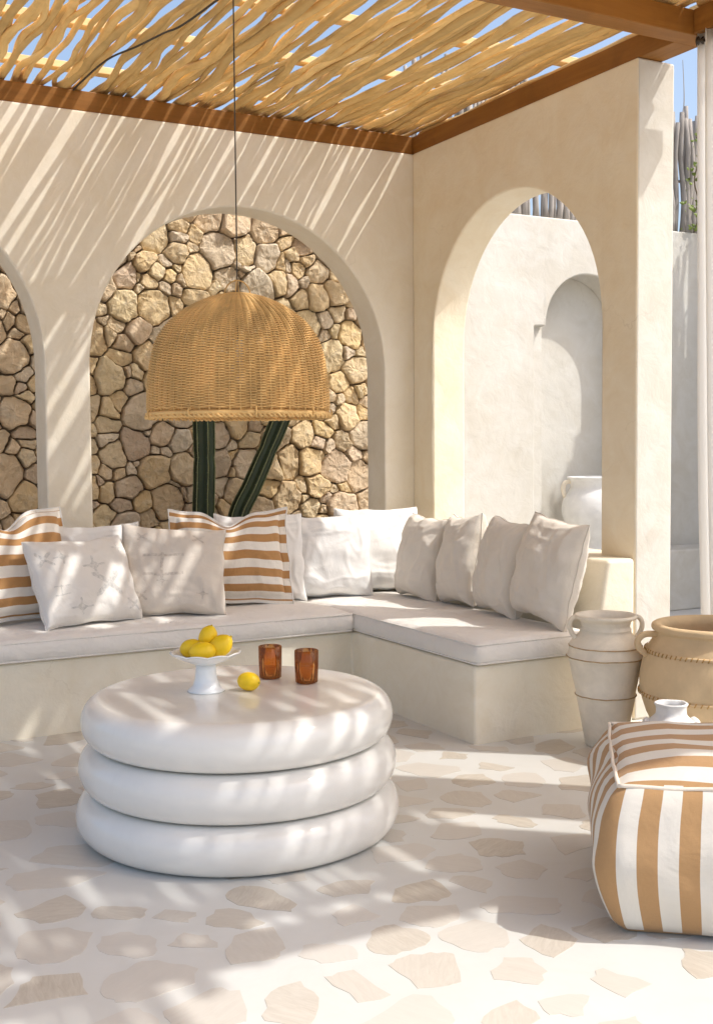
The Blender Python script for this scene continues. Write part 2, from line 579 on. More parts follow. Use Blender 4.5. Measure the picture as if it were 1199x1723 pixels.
def make_chips():
    B = (-6.4, 1.2, -6.6, -.85)
    pts = []
    while len(pts) < 2600:
        p = (random.uniform(B[0], B[1]), random.uniform(B[2], B[3]))
        pts.append(p)
    # thin out by distance
    keep = []
    for p in pts:
        if all((p[0] - q[0]) ** 2 + (p[1] - q[1]) ** 2 > .150 ** 2 for q in keep): keep.append(p)
    pts, cells = voronoi(keep, B, .030, 1)
    out = []
    for p, c in zip(pts, cells):
        if len(c) < 3: continue
        if random.random() < .02: continue
        area = .5 * abs(sum(c[i][0] * c[(i + 1) % len(c)][1] - c[(i + 1) % len(c)][0] * c[i][1] for i in range(len(c))))
        R = math.sqrt(area / math.pi) * random.uniform(.68, 1.35)
        k = random.choice((4, 4, 5, 5, 6))
        a0 = random.uniform(0, 6.28)
        el = random.uniform(.5, .95); th = random.uniform(0, 3.14)
        poly = []
        for i in range(k):
            a = a0 + (i + random.uniform(-.28, .28)) * 6.283 / k
            r = R * random.uniform(.85, 1.25)
            x, y = math.cos(a) * r, math.sin(a) * r * el
            poly.append((p[0] + x * math.cos(th) - y * math.sin(th), p[1] + x * math.sin(th) + y * math.cos(th)))
        # clip to the cell
        for i in range(len(c)):
            a, b = c[i], c[(i + 1) % len(c)]
            ex, ey = b[0] - a[0], b[1] - a[1]
            L = math.hypot(ex, ey)
            if L < 1e-5: continue
            nx, ny = ey / L, -ex / L
            if nx * (p[0] - a[0]) + ny * (p[1] - a[1]) > 0: nx, ny = -nx, -ny
            poly = clip_poly(poly, nx, ny, nx * a[0] + ny * a[1])
            if len(poly) < 3: break
        if len(poly) < 3: continue
        # rough the edges a little
        fine = []
        for i in range(len(poly)):
            a, b = poly[i], poly[(i + 1) % len(poly)]
            L = math.hypot(b[0] - a[0], b[1] - a[1])
            fine.append(a)
            if L > .05:
                for s in (.33, .67):
                    j = random.uniform(-.011, .009)
                    fine.append((a[0] + (b[0] - a[0]) * s - (b[1] - a[1]) / L * j, a[1] + (b[1] - a[1]) * s + (b[0] - a[0]) / L * j))
        out.append((p, fine))
    return out

cinv = mw.inverted()
def in_view(x, y, z, m=.1):
    q = cinv @ Vector((x, y, z))
    if q.z > -.2: return False
    u = 1952.13 * q.x / -q.z / 599.5; v = 1952.13 * q.y / -q.z / 861.5
    return abs(u) < 1 + m and abs(v) < 1 + m

chips = make_chips()
rest = bmesh.new()
nch = 0
chips.sort(key=lambda c: (Vector((c[0][0], c[0][1], 0)) - cam.location).length)
for p, poly in chips:
    if -.95 < p[0] < .3 and p[1] > -2.05: continue
    if in_view(p[0], p[1], 0, .12) and nch < 300:
        b = chip_mesh(poly, 'stone_chip', off=p)
        obj('stone_chip', b, M_CHIP, floor, (p[0], p[1], 0)); nch += 1
    else:
        chip_mesh(poly, '', rest)
tag(obj('stone_chip_inlay', rest, M_CHIP, floor), kind='stuff')

# ------------------------------------------------------------------ walls with arches
def solid_from_faces(faces2d, d0, d1, to3):
    """faces2d: polygons in (u, z); extruded from depth d0 to d1; to3(u, d, z) -> 3D"""
    bm = bmesh.new()
    V = {}
    def vert(u, z, d):
        k = (round(u, 4), round(z, 4), d)
        if k not in V: V[k] = bm.verts.new(to3(u, d, z))
        return V[k]
    cnt = {}
    for f in faces2d:
        for i in range(len(f)):
            a = (round(f[i][0], 4), round(f[i][1], 4)); b = (round(f[(i + 1) % len(f)][0], 4), round(f[(i + 1) % len(f)][1], 4))
            cnt[frozenset((a, b))] = cnt.get(frozenset((a, b)), 0) + 1
    for f in faces2d:
        bm.faces.new([vert(u, z, d0) for u, z in f])
        bm.faces.new([vert(u, z, d1) for u, z in reversed(f)])
        for i in range(len(f)):
            a, b = f[i], f[(i + 1) % len(f)]
            k = frozenset(((round(a[0], 4), round(a[1], 4)), (round(b[0], 4), round(b[1], 4))))
            if cnt[k] == 1 and len(k) == 2:
                bm.faces.new((vert(*a, d0), vert(*a, d1), vert(*b, d1), vert(*b, d0)))
    return bm

def arch_faces(u0, u1, ztop, sill, arches, zbase=0, n=40):
    """wall from u0 to u1; arches = list of (centre, halfwidth, apex)"""
    F = []
    cur = u0
    for (c, w, apex) in sorted(arches):
        zs = apex - w
        F.append([(cur, zbase), (c - w, zbase), (c - w, sill), (cur, sill)])
        F.append([(cur, sill), (c - w, sill), (c - w, zs), (cur, zs)])
        F.append([(cur, zs), (c - w, zs), (c - w, ztop), (cur, ztop)])
        F.append([(c - w, zbase), (c + w, zbase), (c + w, sill), (c - w, sill)])
        pts = [(c - w * math.cos(math.pi * i / n), zs + w * math.sin(math.pi * i / n)) for i in range(n + 1)]
        for i in range(n):
            a, b = pts[i], pts[i + 1]
            F.append([a, b, (b[0], ztop), (a[0], ztop)])
        cur = c + w
        last = (zs,)
    zs = last[0]
    F.append([(cur, zbase), (u1, zbase), (u1, sill), (cur, sill)])
    F.append([(cur, sill), (u1, sill), (u1, zs), (cur, zs)])
    F.append([(cur, zs), (u1, zs), (u1, ztop), (cur, ztop)])
    return F

T = .237
H = 3.229
bm = solid_from_faces(arch_faces(-4.7, T, H, .80, [(-1.16, .948, 2.788), (-3.31, .948, 2.788)]), 0, T, lambda u, d, z: (u, d, z))
o = bevel(obj('arched_wall', bm, M_WALL), .012, 3, 60)
tag(o, 'long cream plaster wall with arches in front of the rough stones', 'wall')
smooth_by_angle(o, 40)
bm = solid_from_faces(arch_faces(-2.086, -.0005, H, .80, [(-1.033, .795, 2.798)]), 0, T, lambda u, d, z: (d, u, z))
o = bevel(obj('arched_wall', bm, M_TAN), .012, 3, 60)
smooth_by_angle(o, 40)
o.data.materials.append(M_YARD)                     # the wall's end and outer faces take the courtyard's less yellow plaster colour
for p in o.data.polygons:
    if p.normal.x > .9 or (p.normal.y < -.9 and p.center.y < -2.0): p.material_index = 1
tag(o, 'tan plaster side wall with one tall arch opening onto the courtyard', 'wall')

# ------------------------------------------------------------------ built-in bench
bench = empty('built_in_bench', (-1, -.5, 0))
bench.location = (0, 0, 0)
tag(bench, 'L-shaped built-in bench of cream plaster under the seat cushions', 'bench')
def prism(bm, outline, z0, z1):
    lo = [bm.verts.new((x, y, z0)) for x, y in outline]; hi = [bm.verts.new((x, y, z1)) for x, y in outline]
    bm.faces.new(list(reversed(lo))); bm.faces.new(hi)
    for i in range(len(outline)):
        j = (i + 1) % len(outline)
        bm.faces.new((lo[i], lo[j], hi[j], hi[i]))
bm = bmesh.new()
prism(bm, [(-4.65, -.004), (-4.65, -.913), (-.95, -.913), (-.95, -2.082), (-.002, -2.082), (-.002, -.004)], -.02, .362)
o = bevel(obj('base', bm, M_BENCH, bench), .014, 3)
bm = bmesh.new()
def wedge(bm, a, b):     # a, b: four (x, y, z) each
    A = [bm.verts.new(p) for p in a]; B = [bm.verts.new(p) for p in b]
    bm.faces.new(A); bm.faces.new(list(reversed(B)))
    for i in range(len(a)):
        j = (i + 1) % len(a)
        bm.faces.new((A[i], A[j], B[j], B[i]))
wedge(bm, [(-.27, -2.090, .30), (-.003, -2.090, .30), (-.003, -2.090, .808), (-.174, -2.090, .808)], [(-.27, -.10, .30), (-.003, -.10, .30), (-.003, -.10, .808), (-.174, -.10, .808)])
o = bevel(obj('back_ledge', bm, M_BENCH, bench), .02, 4)
bm = bmesh.new()
wedge(bm, [(-4.6, -.21, .30), (-4.6, -.004, .30), (-4.6, -.004, .80), (-4.6, -.12, .80)], [(-.19, -.21, .30), (-.19, -.004, .30), (-.19, -.004, .80), (-.19, -.12, .80)])
o = bevel(obj('back_ledge', bm, M_BENCH, bench), .02, 4)

# ------------------------------------------------------------------ stone wall behind the arches
YS = 1.0
random.seed(5)
swall = empty('stone_wall', (0, YS, 0))
tag(swall, 'rough dry stone wall of tan limestone seen through the arches', 'wall')
bm = bmesh.new(); box(bm, -4.7, .50, .0, .3, -.05, 3.45)
obj('core', bm, M_MORTAR, swall)
def stone(bm, poly, c, seed, off, hgt, cuts=2):
    # resample the outline with rough, rounded corners
    n = len(poly)
    pts = []
    for i in range(n):
        a, b, p = Vector(poly[i]), Vector(poly[(i + 1) % n]), Vector(poly[i - 1])
        L1, L0 = (b - a).length, (a - p).length
        r = min(.012, L0 * .3, L1 * .3)
        u0 = a + (p - a).normalized() * r; u1 = a + (b - a).normalized() * r
        pts += [u0, (u0 + u1) * .25 + a * .5, u1]
        e1 = b - (b - a).normalized() * min(.014, L1 * .3)
        if L1 > .05: pts += [u1.lerp(e1, .33), u1.lerp(e1, .67)]
    for p in pts:
        w = Vector((p.x, p.y, 3.3))
        p.x += .024 * noise.noise(w * 6.5) + .009 * noise.noise(w * 21)
        p.y += .024 * noise.noise(w * 6.5 + Vector((31, 7, 0))) + .009 * noise.noise(w * 21 + Vector((11, 3, 0)))
    q = []
    for p in pts:
        if q and (p - q[-1]).length < .006: continue
        q.append(p)
    pts = q
    m = len(pts)
    C = Vector(c)
    rings = []
    tilt = Vector((random.uniform(-.3, .3), random.uniform(-.3, .3)))
    loc = bmesh.new()
    for s, h in ((1.0, -.02), (1.0, .5), (.965, .86), (.86, .99), (.45, 1.02)):
        ring = []
        for p in pts:
            jit = 1 + .10 * noise.noise(Vector((p.x * 16, p.y * 16, seed + s * 3)))
            w = C + (p - C) * (s * (jit if s < 1 else (1 + .5 * (min(jit, 1) - 1))))
            d = hgt * h * (1 + .30 * noise.noise(Vector((w.x * 8, w.y * 8, seed * 1.7)))) + (w - C).dot(tilt) * (1 if h > .5 else .3) * .6
            ring.append(loc.verts.new((w.x, -max(d, -.03), w.y)))
        rings.append(ring)
    for A, B in zip(rings[:-1], rings[1:]):
        for k in range(m): loc.faces.new((A[k], A[(k + 1) % m], B[(k + 1) % m], B[k]))
    top = loc.verts.new((C.x, -hgt * 1.03, C.y))
    for k in range(m): loc.faces.new((rings[-1][k], rings[-1][(k + 1) % m], top))
    bmesh.ops.triangulate(loc, faces=loc.faces)
    bmesh.ops.subdivide_edges(loc, edges=loc.edges, cuts=cuts, use_grid_fill=True)
    for v in loc.verts:
        q = Vector((v.co.x, v.co.z, seed * 5))
        n1 = noise.fractal(q * 13, .9, 2.1, 4)
        v.co.y -= .010 * n1 + .006 * noise.fractal(q * 38, .8, 2.2, 3)
        v.co.x += .005 * noise.noise(q * 28) + .004 * noise.noise(q * 60); v.co.z += .005 * noise.noise(q * 28 + Vector((9, 9, 9)))
    vm = [bm.verts.new((v.co.x - off[0], v.co.y, v.co.z - off[1])) for v in loc.verts]
    loc.verts.index_update()
    for f in loc.faces: bm.faces.new([vm[v.index] for v in f.verts])
    loc.free()

def make_stones():
    B = (-4.65, .48, .30, 3.40)
    cand = [(random.uniform(B[0], B[1]), random.uniform(B[2], B[3])) for _ in range(5000)]
    keep, rad = [], []
    for p in cand:
        r = random.choice((.045, .08, .115, .135, .15, .17))
        if all((p[0] - q[0]) ** 2 + (p[1] - q[1]) ** 2 > ((r + s) / 2) ** 2 for q, s in zip(keep, rad)):
            keep.append(p); rad.append(r)
    w = [r * r * .5 for r in rad]
    pts, cells = voronoi(keep, B, .0085, 1, w)
    return [(p, c) for p, c in zip(pts, cells) if len(c) >= 3]
stones = make_stones()
rest = bmesh.new()
nst = 0
mid = Vector((-1.05, 1.8))
stones.sort(key=lambda s: max(abs(s[0][0] - mid.x) / 1.35, abs(s[0][1] - mid.y) / 1.15))
for i, (p, c) in enumerate(stones):
    cx = sum(v[0] for v in c) / len(c); cy = sum(v[1] for v in c) / len(c)
    hg = random.uniform(.035, .08)
    if nst < 300:
        b = bmesh.new(); stone(b, c, (cx, cy), i * .37, (cx, cy), hg)
        smooth_by_angle(obj('stone', b, M_ROCK, swall, (cx, -.002, cy)), 32); nst += 1
    else:
        stone(rest, c, (cx, cy), i * .37, (0, 0), hg, 1)
if len(rest.verts): tag(obj('outer_stones', rest, M_ROCK, swall), kind='stuff')
else: rest.free()

# ------------------------------------------------------------------ courtyard wall, niche, fences
yard = empty('courtyard_wall', (2.3, 1.0, 0)); yard.location = (0, 0, 0)
tag(yard, 'whitewashed courtyard wall with an arched niche seen through the side arch', 'wall')
F = arch_faces(.52, 4.6, 3.166, .50, [(2.27, .43, 2.738)], n=32)
F[1] = [(.52, .50), (1.73, .50), (1.73, 2.308), (.52, 2.308)]          # a shallow square recess beside the niche
F[0] = [(.52, 0), (1.84, 0), (1.84, .50), (1.73, .50), (.52, .50)]
F[2] = [(.52, 2.308), (1.73, 2.308), (1.84, 2.308), (1.84, 3.166), (.52, 3.166)]
bm = solid_from_faces(F, 1.0, 1.26, lambda u, d, z: (u, d, z))
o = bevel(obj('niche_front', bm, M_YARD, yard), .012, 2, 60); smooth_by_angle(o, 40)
bm = bmesh.new(); box(bm, 1.5, 3.2, 1.262, 1.36, 0, 3.1)
obj('niche_back', bm, M_YARD, yard)
bm = bmesh.new(); box(bm, 1.725, 1.842, 1.056, 1.258, .45, 2.315)
obj('recess_back', bm, M_YARD, yard)
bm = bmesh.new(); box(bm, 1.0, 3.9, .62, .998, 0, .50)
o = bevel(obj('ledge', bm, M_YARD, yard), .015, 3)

def fence_stick(length, seed, r0):
    bm = bmesh.new()
    pts, rr = [], []
    for k in range(9):
        t = k / 8
        pts.append((noise.noise(Vector((seed, t * 2.3, 0))) * .03, noise.noise(Vector((seed, t * 2.3, 9))) * .02, t * length))
        rr.append(r0 * (1 - .25 * t) * (1 + .12 * noise.noise(Vector((seed * 3, t * 7, 4)))))
    tube(bm, pts, rr, 7)
    return bm
random.seed(8)
def fence(name, label, a, b, z0, n, axis_rng):
    e = empty(name, (a[0], a[1], z0)); tag(e, label, 'fence')
    meshes = []
    for k in range(10):
        bmx = fence_stick(1.0, k * 7.1, .022)
        me = bpy.data.meshes.new('fence_stick'); bmx.to_mesh(me); bmx.free()
        for p in me.polygons: p.use_smooth = True
        me.materials.append(M_GREYSTICK); meshes.append(me)
    for i in range(n):
        t = (i + random.uniform(-.25, .25)) / n
        o = bpy.data.objects.new('stick', random.choice(meshes)); COL.objects.link(o); o.parent = e
        o.location = ((b[0] - a[0]) * t + random.uniform(-.012, .012), (b[1] - a[1]) * t + random.uniform(-.02, .02), -.02)
        s = random.uniform(.75, 1.3)
        o.scale = (s, s, random.choice((.82, .92, .98, 1.02, 1.08, 1.16)) * axis_rng)
        o.rotation_euler = (random.uniform(-.03, .03), random.uniform(-.035, .035), random.uniform(0, 6))
    bmr = bmesh.new(); tube(bmr, [(0, .035, .45), ((b[0] - a[0]), (b[1] - a[1]) + .035, .45)], .012, 6)
    obj('rail', bmr, M_GREYSTICK, e)
    return e
fence('stick_fence', 'grey stick fence standing on top of the courtyard wall', (.6, 1.08), (4.5, 1.08), 3.166, 105, 1.02)
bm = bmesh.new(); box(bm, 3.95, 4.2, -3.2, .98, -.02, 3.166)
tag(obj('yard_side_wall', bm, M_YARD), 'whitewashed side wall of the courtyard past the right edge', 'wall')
fence('stick_fence', 'grey stick fence on the courtyard side wall past the right edge', (4.0, -3.1), (4.0, .9), 3.166, 100, 1.0)

# a thin bare twig rising above the fence
bm = bmesh.new()
tube(bm, spline([(0, 0, 0), (.01, 0, .5), (-.015, .0, .95), (.02, 0, 1.2), (.0, 0, 1.55)], 6), [.012 - .0004 * k for k in range(25)], 5)
tw = obj('bare_twig', bm, M_GREYSTICK, None, (3.40, 1.13, 3.1))
tag(tw, 'thin bare twig rising above the stick fence against the sky', 'twig')

# vine
random.seed(21)
vine = empty('climbing_vine', (3.42, .98, 3.17)); tag(vine, 'small green climbing vine on the stick fence beside the curtain', 'vine')
bm = bmesh.new(); tube(bm, spline([(0, .02, 0), (.05, 0, .2), (-.02, 0, .42), (.03, 0, .62), (.0, 0, .8)], 5), .006, 5); obj('stem', bm, M_STEM, vine)
bm = bmesh.new()
v = [bm.verts.new(p) for p in ((0, 0, 0), (.022, .004, .018), (.016, .006, .045), (0, 0, .066), (-.016, .006, .045), (-.022, .004, .018), (0, -.004, .032))]
for f in ((0, 1, 6), (1, 2, 6), (2, 3, 6), (3, 4, 6), (4, 5, 6), (5, 0, 6)): bm.faces.new([v[i] for i in f])
leaf_me = bpy.data.meshes.new('leaf'); bm.to_mesh(leaf_me); bm.free(); leaf_me.materials.append(M_LEAF)
for i in range(110):
    o = bpy.data.objects.new('leaf', leaf_me); COL.objects.link(o); o.parent = vine
    zz = random.random() ** 1.7 * .85
    o.location = (random.gauss(0, .075 * (1.1 - zz)), random.uniform(-.08, .02), zz)
    o.rotation_euler = (random.uniform(-1.2, 1.2), random.uniform(-1.5, 1.5), random.uniform(-1.5, 1.5))
    s = random.uniform(.35, .8); o.scale = (s, s, s)

# ------------------------------------------------------------------ pergola roof
perg = empty('pergola_roof', (0, 0, 0))
tag(perg, 'pergola roof of crooked peeled branches on brown timber beams', 'pergola')
def beam(x0, x1, y0, y1, z0, z1, mat, name='beam'):
    bm = bmesh.new(); box(bm, x0, x1, y0, y1, z0, z1)
    return bevel(obj(name, bm, mat, perg), .004, 2)
ZB, ZT = H + .002, H + .112
beam(-4.75, .012, .014, .16, ZB, ZT, M_BEAM_X)                       # on the long wall
beam(.014, .165, -2.312, .16, ZB, ZT, M_BEAM_Y)                     # on the side wall
beam(-4.75, .42, -2.432, -2.315, ZB - .003, ZT, M_BEAM_X, 'cross_beam')
beam(.014, .165, -5.42, -2.435, ZB, ZT, M_BEAM_Y)                   # side beam, front bay
beam(-4.75, .30, -5.33, -5.20, ZB - .003, ZT - .002, M_BEAM_X, 'cross_beam')
for yb in (.02, -.66, -1.30, -1.93, -2.60, -3.25, -3.90, -4.55, -5.15):
    beam(-4.75, .30, yb - .035, yb + .035, 3.440, 3.480, M_BATTEN, 'batten')
beam(.012, .167, -5.33, -5.18, .0, ZB - .006, M_BEAM_Y, 'post')

random.seed(3)
def stick_mesh(L, seed):
    bm = bmesh.new()
    n = 34
    r0 = random.uniform(.018, .028); r1 = r0 * random.uniform(.55, .85)
    flip = random.random() < .5
    pts, rr = [], []
    fr = random.uniform(.8, 1.5); am = random.uniform(.020, .040)
    for k in range(n + 1):
        t = k / n
        y = t * L
        dx = noise.noise(Vector((seed, y * fr, 0))) * am * 1.6 + noise.noise(Vector((seed, y * 1.9, 77))) * .050 + noise.noise(Vector((seed, y * 4.2, 5))) * .016
        dz = noise.noise(Vector((seed, y * fr, 20))) * am * .5 + noise.noise(Vector((seed, y * 4.0, 25))) * .006
        pts.append((dx, -y, dz))
        q = 1 - t if flip else t
        rr.append((r0 + (r1 - r0) * q) * (1 + .16 * noise.noise(Vector((seed, y * 6, 50)))))
    tube(bm, pts, rr, 8)
    me = bpy.data.meshes.new('branch'); bmesh.ops.recalc_face_normals(bm, faces=bm.faces); bm.to_mesh(me); bm.free()
    for p in me.polygons: p.use_smooth = True
    me.materials.append(M_STICK)
    return me
SM = [stick_mesh(3.0, i * 3.3) for i in range(26)]
def put_stick(x, y0, length, z=None, ang=None):
    o = bpy.data.objects.new('branch', random.choice(SM)); COL.objects.link(o); o.parent = perg
    s = random.uniform(.85, 1.2)
    o.scale = (s * random.choice((-1, 1)), length / 3.0, s * .8)
    o.location = (x, y0, 3.376 + random.uniform(-.010, .022) if z is None else z)
    o.rotation_euler = (0, 0, random.gauss(0, .012) if ang is None else ang)
x = -4.6
while x < .30:                                   # back bay
    put_stick(x, random.uniform(.28, .42), random.uniform(2.78, 2.95))
    x += random.uniform(.028, .044) if random.random() < .88 else random.uniform(.052, .068)
x = -4.6
while x < .32:                                   # front bay, ragged front ends
    y0 = random.uniform(-2.28, -2.40)
    if x < -1.05: end = random.uniform(-5.78, -5.50)
    elif x < -.1:
        q = (x + 1.05) / .95
        end = -5.42 + .30 * q + random.choice((-.16, -.08, 0, .12, .2)) + random.uniform(-.05, .05)
    else: end = random.uniform(-5.50, -5.38)
    put_stick(x, y0, y0 - end)
    x += random.uniform(.016, .034) if random.random() < .93 else random.uniform(.040, .055)
x = .20
while x < .66:                                   # unseen overhang at the outer back corner, added to shade the stone wall
    put_stick(x, random.uniform(.48, .55), random.uniform(.85, 1.1))
    x += random.uniform(.035, .05)

# black cable wound along the branches
cab = bmesh.new()
tube(cab, spline([(-2.165, .012, 3.338), (-2.17, -.18, 3.332), (-2.155, -.60, 3.326), (-2.08, -.84, 3.330), (-2.02, -1.06, 3.335), (-1.97, -1.30, 3.332), (-1.90, -2.30, 3.338)], 6), .0055, 6)
tag(obj('power_cable', cab, M_CORD), 'thin black cable running along the roof branches', 'cable')

# ------------------------------------------------------------------ curtains on a rod
rod = bmesh.new(); tube(rod, [(.06, -2.436, 3.20), (.06, -5.19, 3.20)], .014, 10)
rodo = obj('curtain_rod', rod, M_METAL)
tag(rodo, 'dark metal curtain rod under the side beam at the top right corner', 'rod')
bm = bmesh.new(); lathe(bm, [(0, 0), (.034, 0), (.034, .012), (.022, .016), (.022, .03), (0, .03)], 20)
obj('end_flange', bm, M_METAL, rodo, (.06, -2.434, 3.20), (R_(90), 0, 0), True)
def curtain(name, label, top, bot, zt, zb, seed, folds=9, amp=.035):
    bm = bmesh.new()
    nu, nv = 140, 26
    grid = []
    for j in range(nv + 1):
        t = j / nv
        row = []
        for i in range(nu + 1):
            s = i / nu
            a = Vector(top[0]).lerp(Vector(top[1]), s); b = Vector(bot[0]).lerp(Vector(bot[1]), s)
            e = t ** 1.3
            p = a.lerp(b, e)
            ph = s * folds * 2 * math.pi + 1.3 * noise.noise(Vector((s * 5, seed, 0))) + t * .6 * noise.noise(Vector((s * 3, seed, 7)))
            w = amp * (.55 + .45 * t) * math.sin(ph) + .03 * t * noise.noise(Vector((s * 4, t * 3, seed)))
            row.append(bm.verts.new((p.x + w, p.y + .012 * math.cos(ph), zt + (zb - zt) * t)))
        grid.append(row)
    for j in range(nv):
        for i in range(nu):
            bm.faces.new((grid[j][i], grid[j][i + 1], grid[j + 1][i + 1], grid[j + 1][i]))
    o = obj(name, bm, M_CURTAIN, smooth=True)
    m = o.modifiers.new('thick', 'SOLIDIFY'); m.thickness = .003
    tag(o, label, 'curtain', 'white curtains along the open side')
    return o
curtain('curtain', 'white voile curtain hanging behind the ochre pot at the right edge', ((.03, -2.455), (.06, -3.20)), ((.09, -2.45), (.42, -3.36)), 3.235, .02, 1)
curtain('curtain', 'white voile curtain hanging to the right of the striped pouf', ((.06, -3.74), (.06, -4.31)), ((.10, -3.78), (.10, -4.34)), 3.235, .02, 2)
curtain('curtain', 'white voile curtain nearest the camera past the right edge', ((.06, -4.53), (.06, -5.17)), ((.14, -4.56), (.14, -5.70)), 3.235, .02, 3)

# ------------------------------------------------------------------ seat cushions
def round_box(sx, sy, sz, r, puff, seed, res=.025, wr=.004, uvf=None):
    """soft box, origin at the bottom centre"""
    bm = bmesh.new()
    nx, ny, nz = max(6, int(sx / res)), max(6, int(sy / res)), max(4, int(sz / res))
    V = {}
    def vert(i, j, k):
        if (i, j, k) not in V: V[(i, j, k)] = bm.verts.new((i / nx, j / ny, k / nz))
        return V[(i, j, k)]
    for i in range(nx):
        for j in range(ny):
            for k in (0, nz): bm.faces.new((vert(i, j, k), vert(i + 1, j, k), vert(i + 1, j + 1, k), vert(i, j + 1, k)))
    for i in range(nx):
        for k in range(nz):
            for j in (0, ny): bm.faces.new((vert(i, j, k), vert(i + 1, j, k), vert(i + 1, j, k + 1), vert(i, j, k + 1)))
    for j in range(ny):
        for k in range(nz):
            for i in (0, nx): bm.faces.new((vert(i, j, k), vert(i, j + 1, k), vert(i, j + 1, k + 1), vert(i, j, k + 1)))
    bmesh.ops.recalc_face_normals(bm, faces=bm.faces)
    if uvf: uvf(bm, sx, sy, sz)
    for v in bm.verts:
        a, b, c = v.co.x, v.co.y, v.co.z
        p = Vector(((a - .5) * sx, (b - .5) * sy, (c - .5) * sz))
        q = Vector([max(-h + r, min(h - r, x)) for x, h in zip(p, (sx / 2, sy / 2, sz / 2))])
        d = p - q
        if d.length > 1e-9:
            m = max(abs(d.x), abs(d.y), abs(d.z))
            d = d.normalized() * m
        p = q + d
        A, B, Cc = (2 * a - 1), (2 * b - 1), (2 * c - 1)
        ex = min(sx / 2 - abs(p.x), .18) / .18; ey = min(sy / 2 - abs(p.y), .18) / .18
        bul = max(0, min(1, ex)) ** .5 * max(0, min(1, ey)) ** .5
        if c > .5: p.z += puff * bul
        p.z += wr * noise.noise(Vector((p.x * 4, p.y * 4, seed))) * (1 if c > .3 else 0)
        s = wr * noise.noise(Vector((p.x * 5, p.y * 5 + p.z * 9, seed + 9)))
        if b in (0, 1): p.y += s + (1 if b == 1 else -1) * puff * .6 * (1 - Cc * Cc)
        if a in (0, 1): p.x += s + (1 if a == 1 else -1) * puff * .6 * (1 - Cc * Cc)
        v.co = (p.x, p.y, p.z + sz / 2)
    return bm

def seat(label, x0, x1, y0, y1, seed):
    sx, sy, sz = x1 - x0, y1 - y0, .105
    bm = round_box(sx, sy, sz, .026, .014, seed, .025, .007)
    o = obj('seat_cushion', bm, M_SEAT, None, ((x0 + x1) / 2, (y0 + y1) / 2, .364), smooth=True)
    tag(o, label, 'cushion', 'seat cushions')
    for z in (.010, sz - .008):
        b = bmesh.new(); k = .006
        pts = []
        for (cx, cy, a0) in ((sx / 2 - .024, sy / 2 - .024, 0), (-sx / 2 + .024, sy / 2 - .024, 90), (-sx / 2 + .024, -sy / 2 + .024, 180), (sx / 2 - .024, -sy / 2 + .024, 270)):
            for s in range(5):
                a = R_(a0 + s * 22.5); pts.append((cx + .021 * math.cos(a), cy + .021 * math.sin(a), z))
        tube(b, pts, .0045, 6, closed=True)
        obj('piping', b, M_SEAT, o, smooth=True)
    return o
seat('long off-white seat cushion on the bench along the stone wall arches', -4.6, -.957, -.945, -.215, 2)
seat('off-white seat cushion on the short bench below the side arch', -.951, -.275, -2.105, -.215, 6)

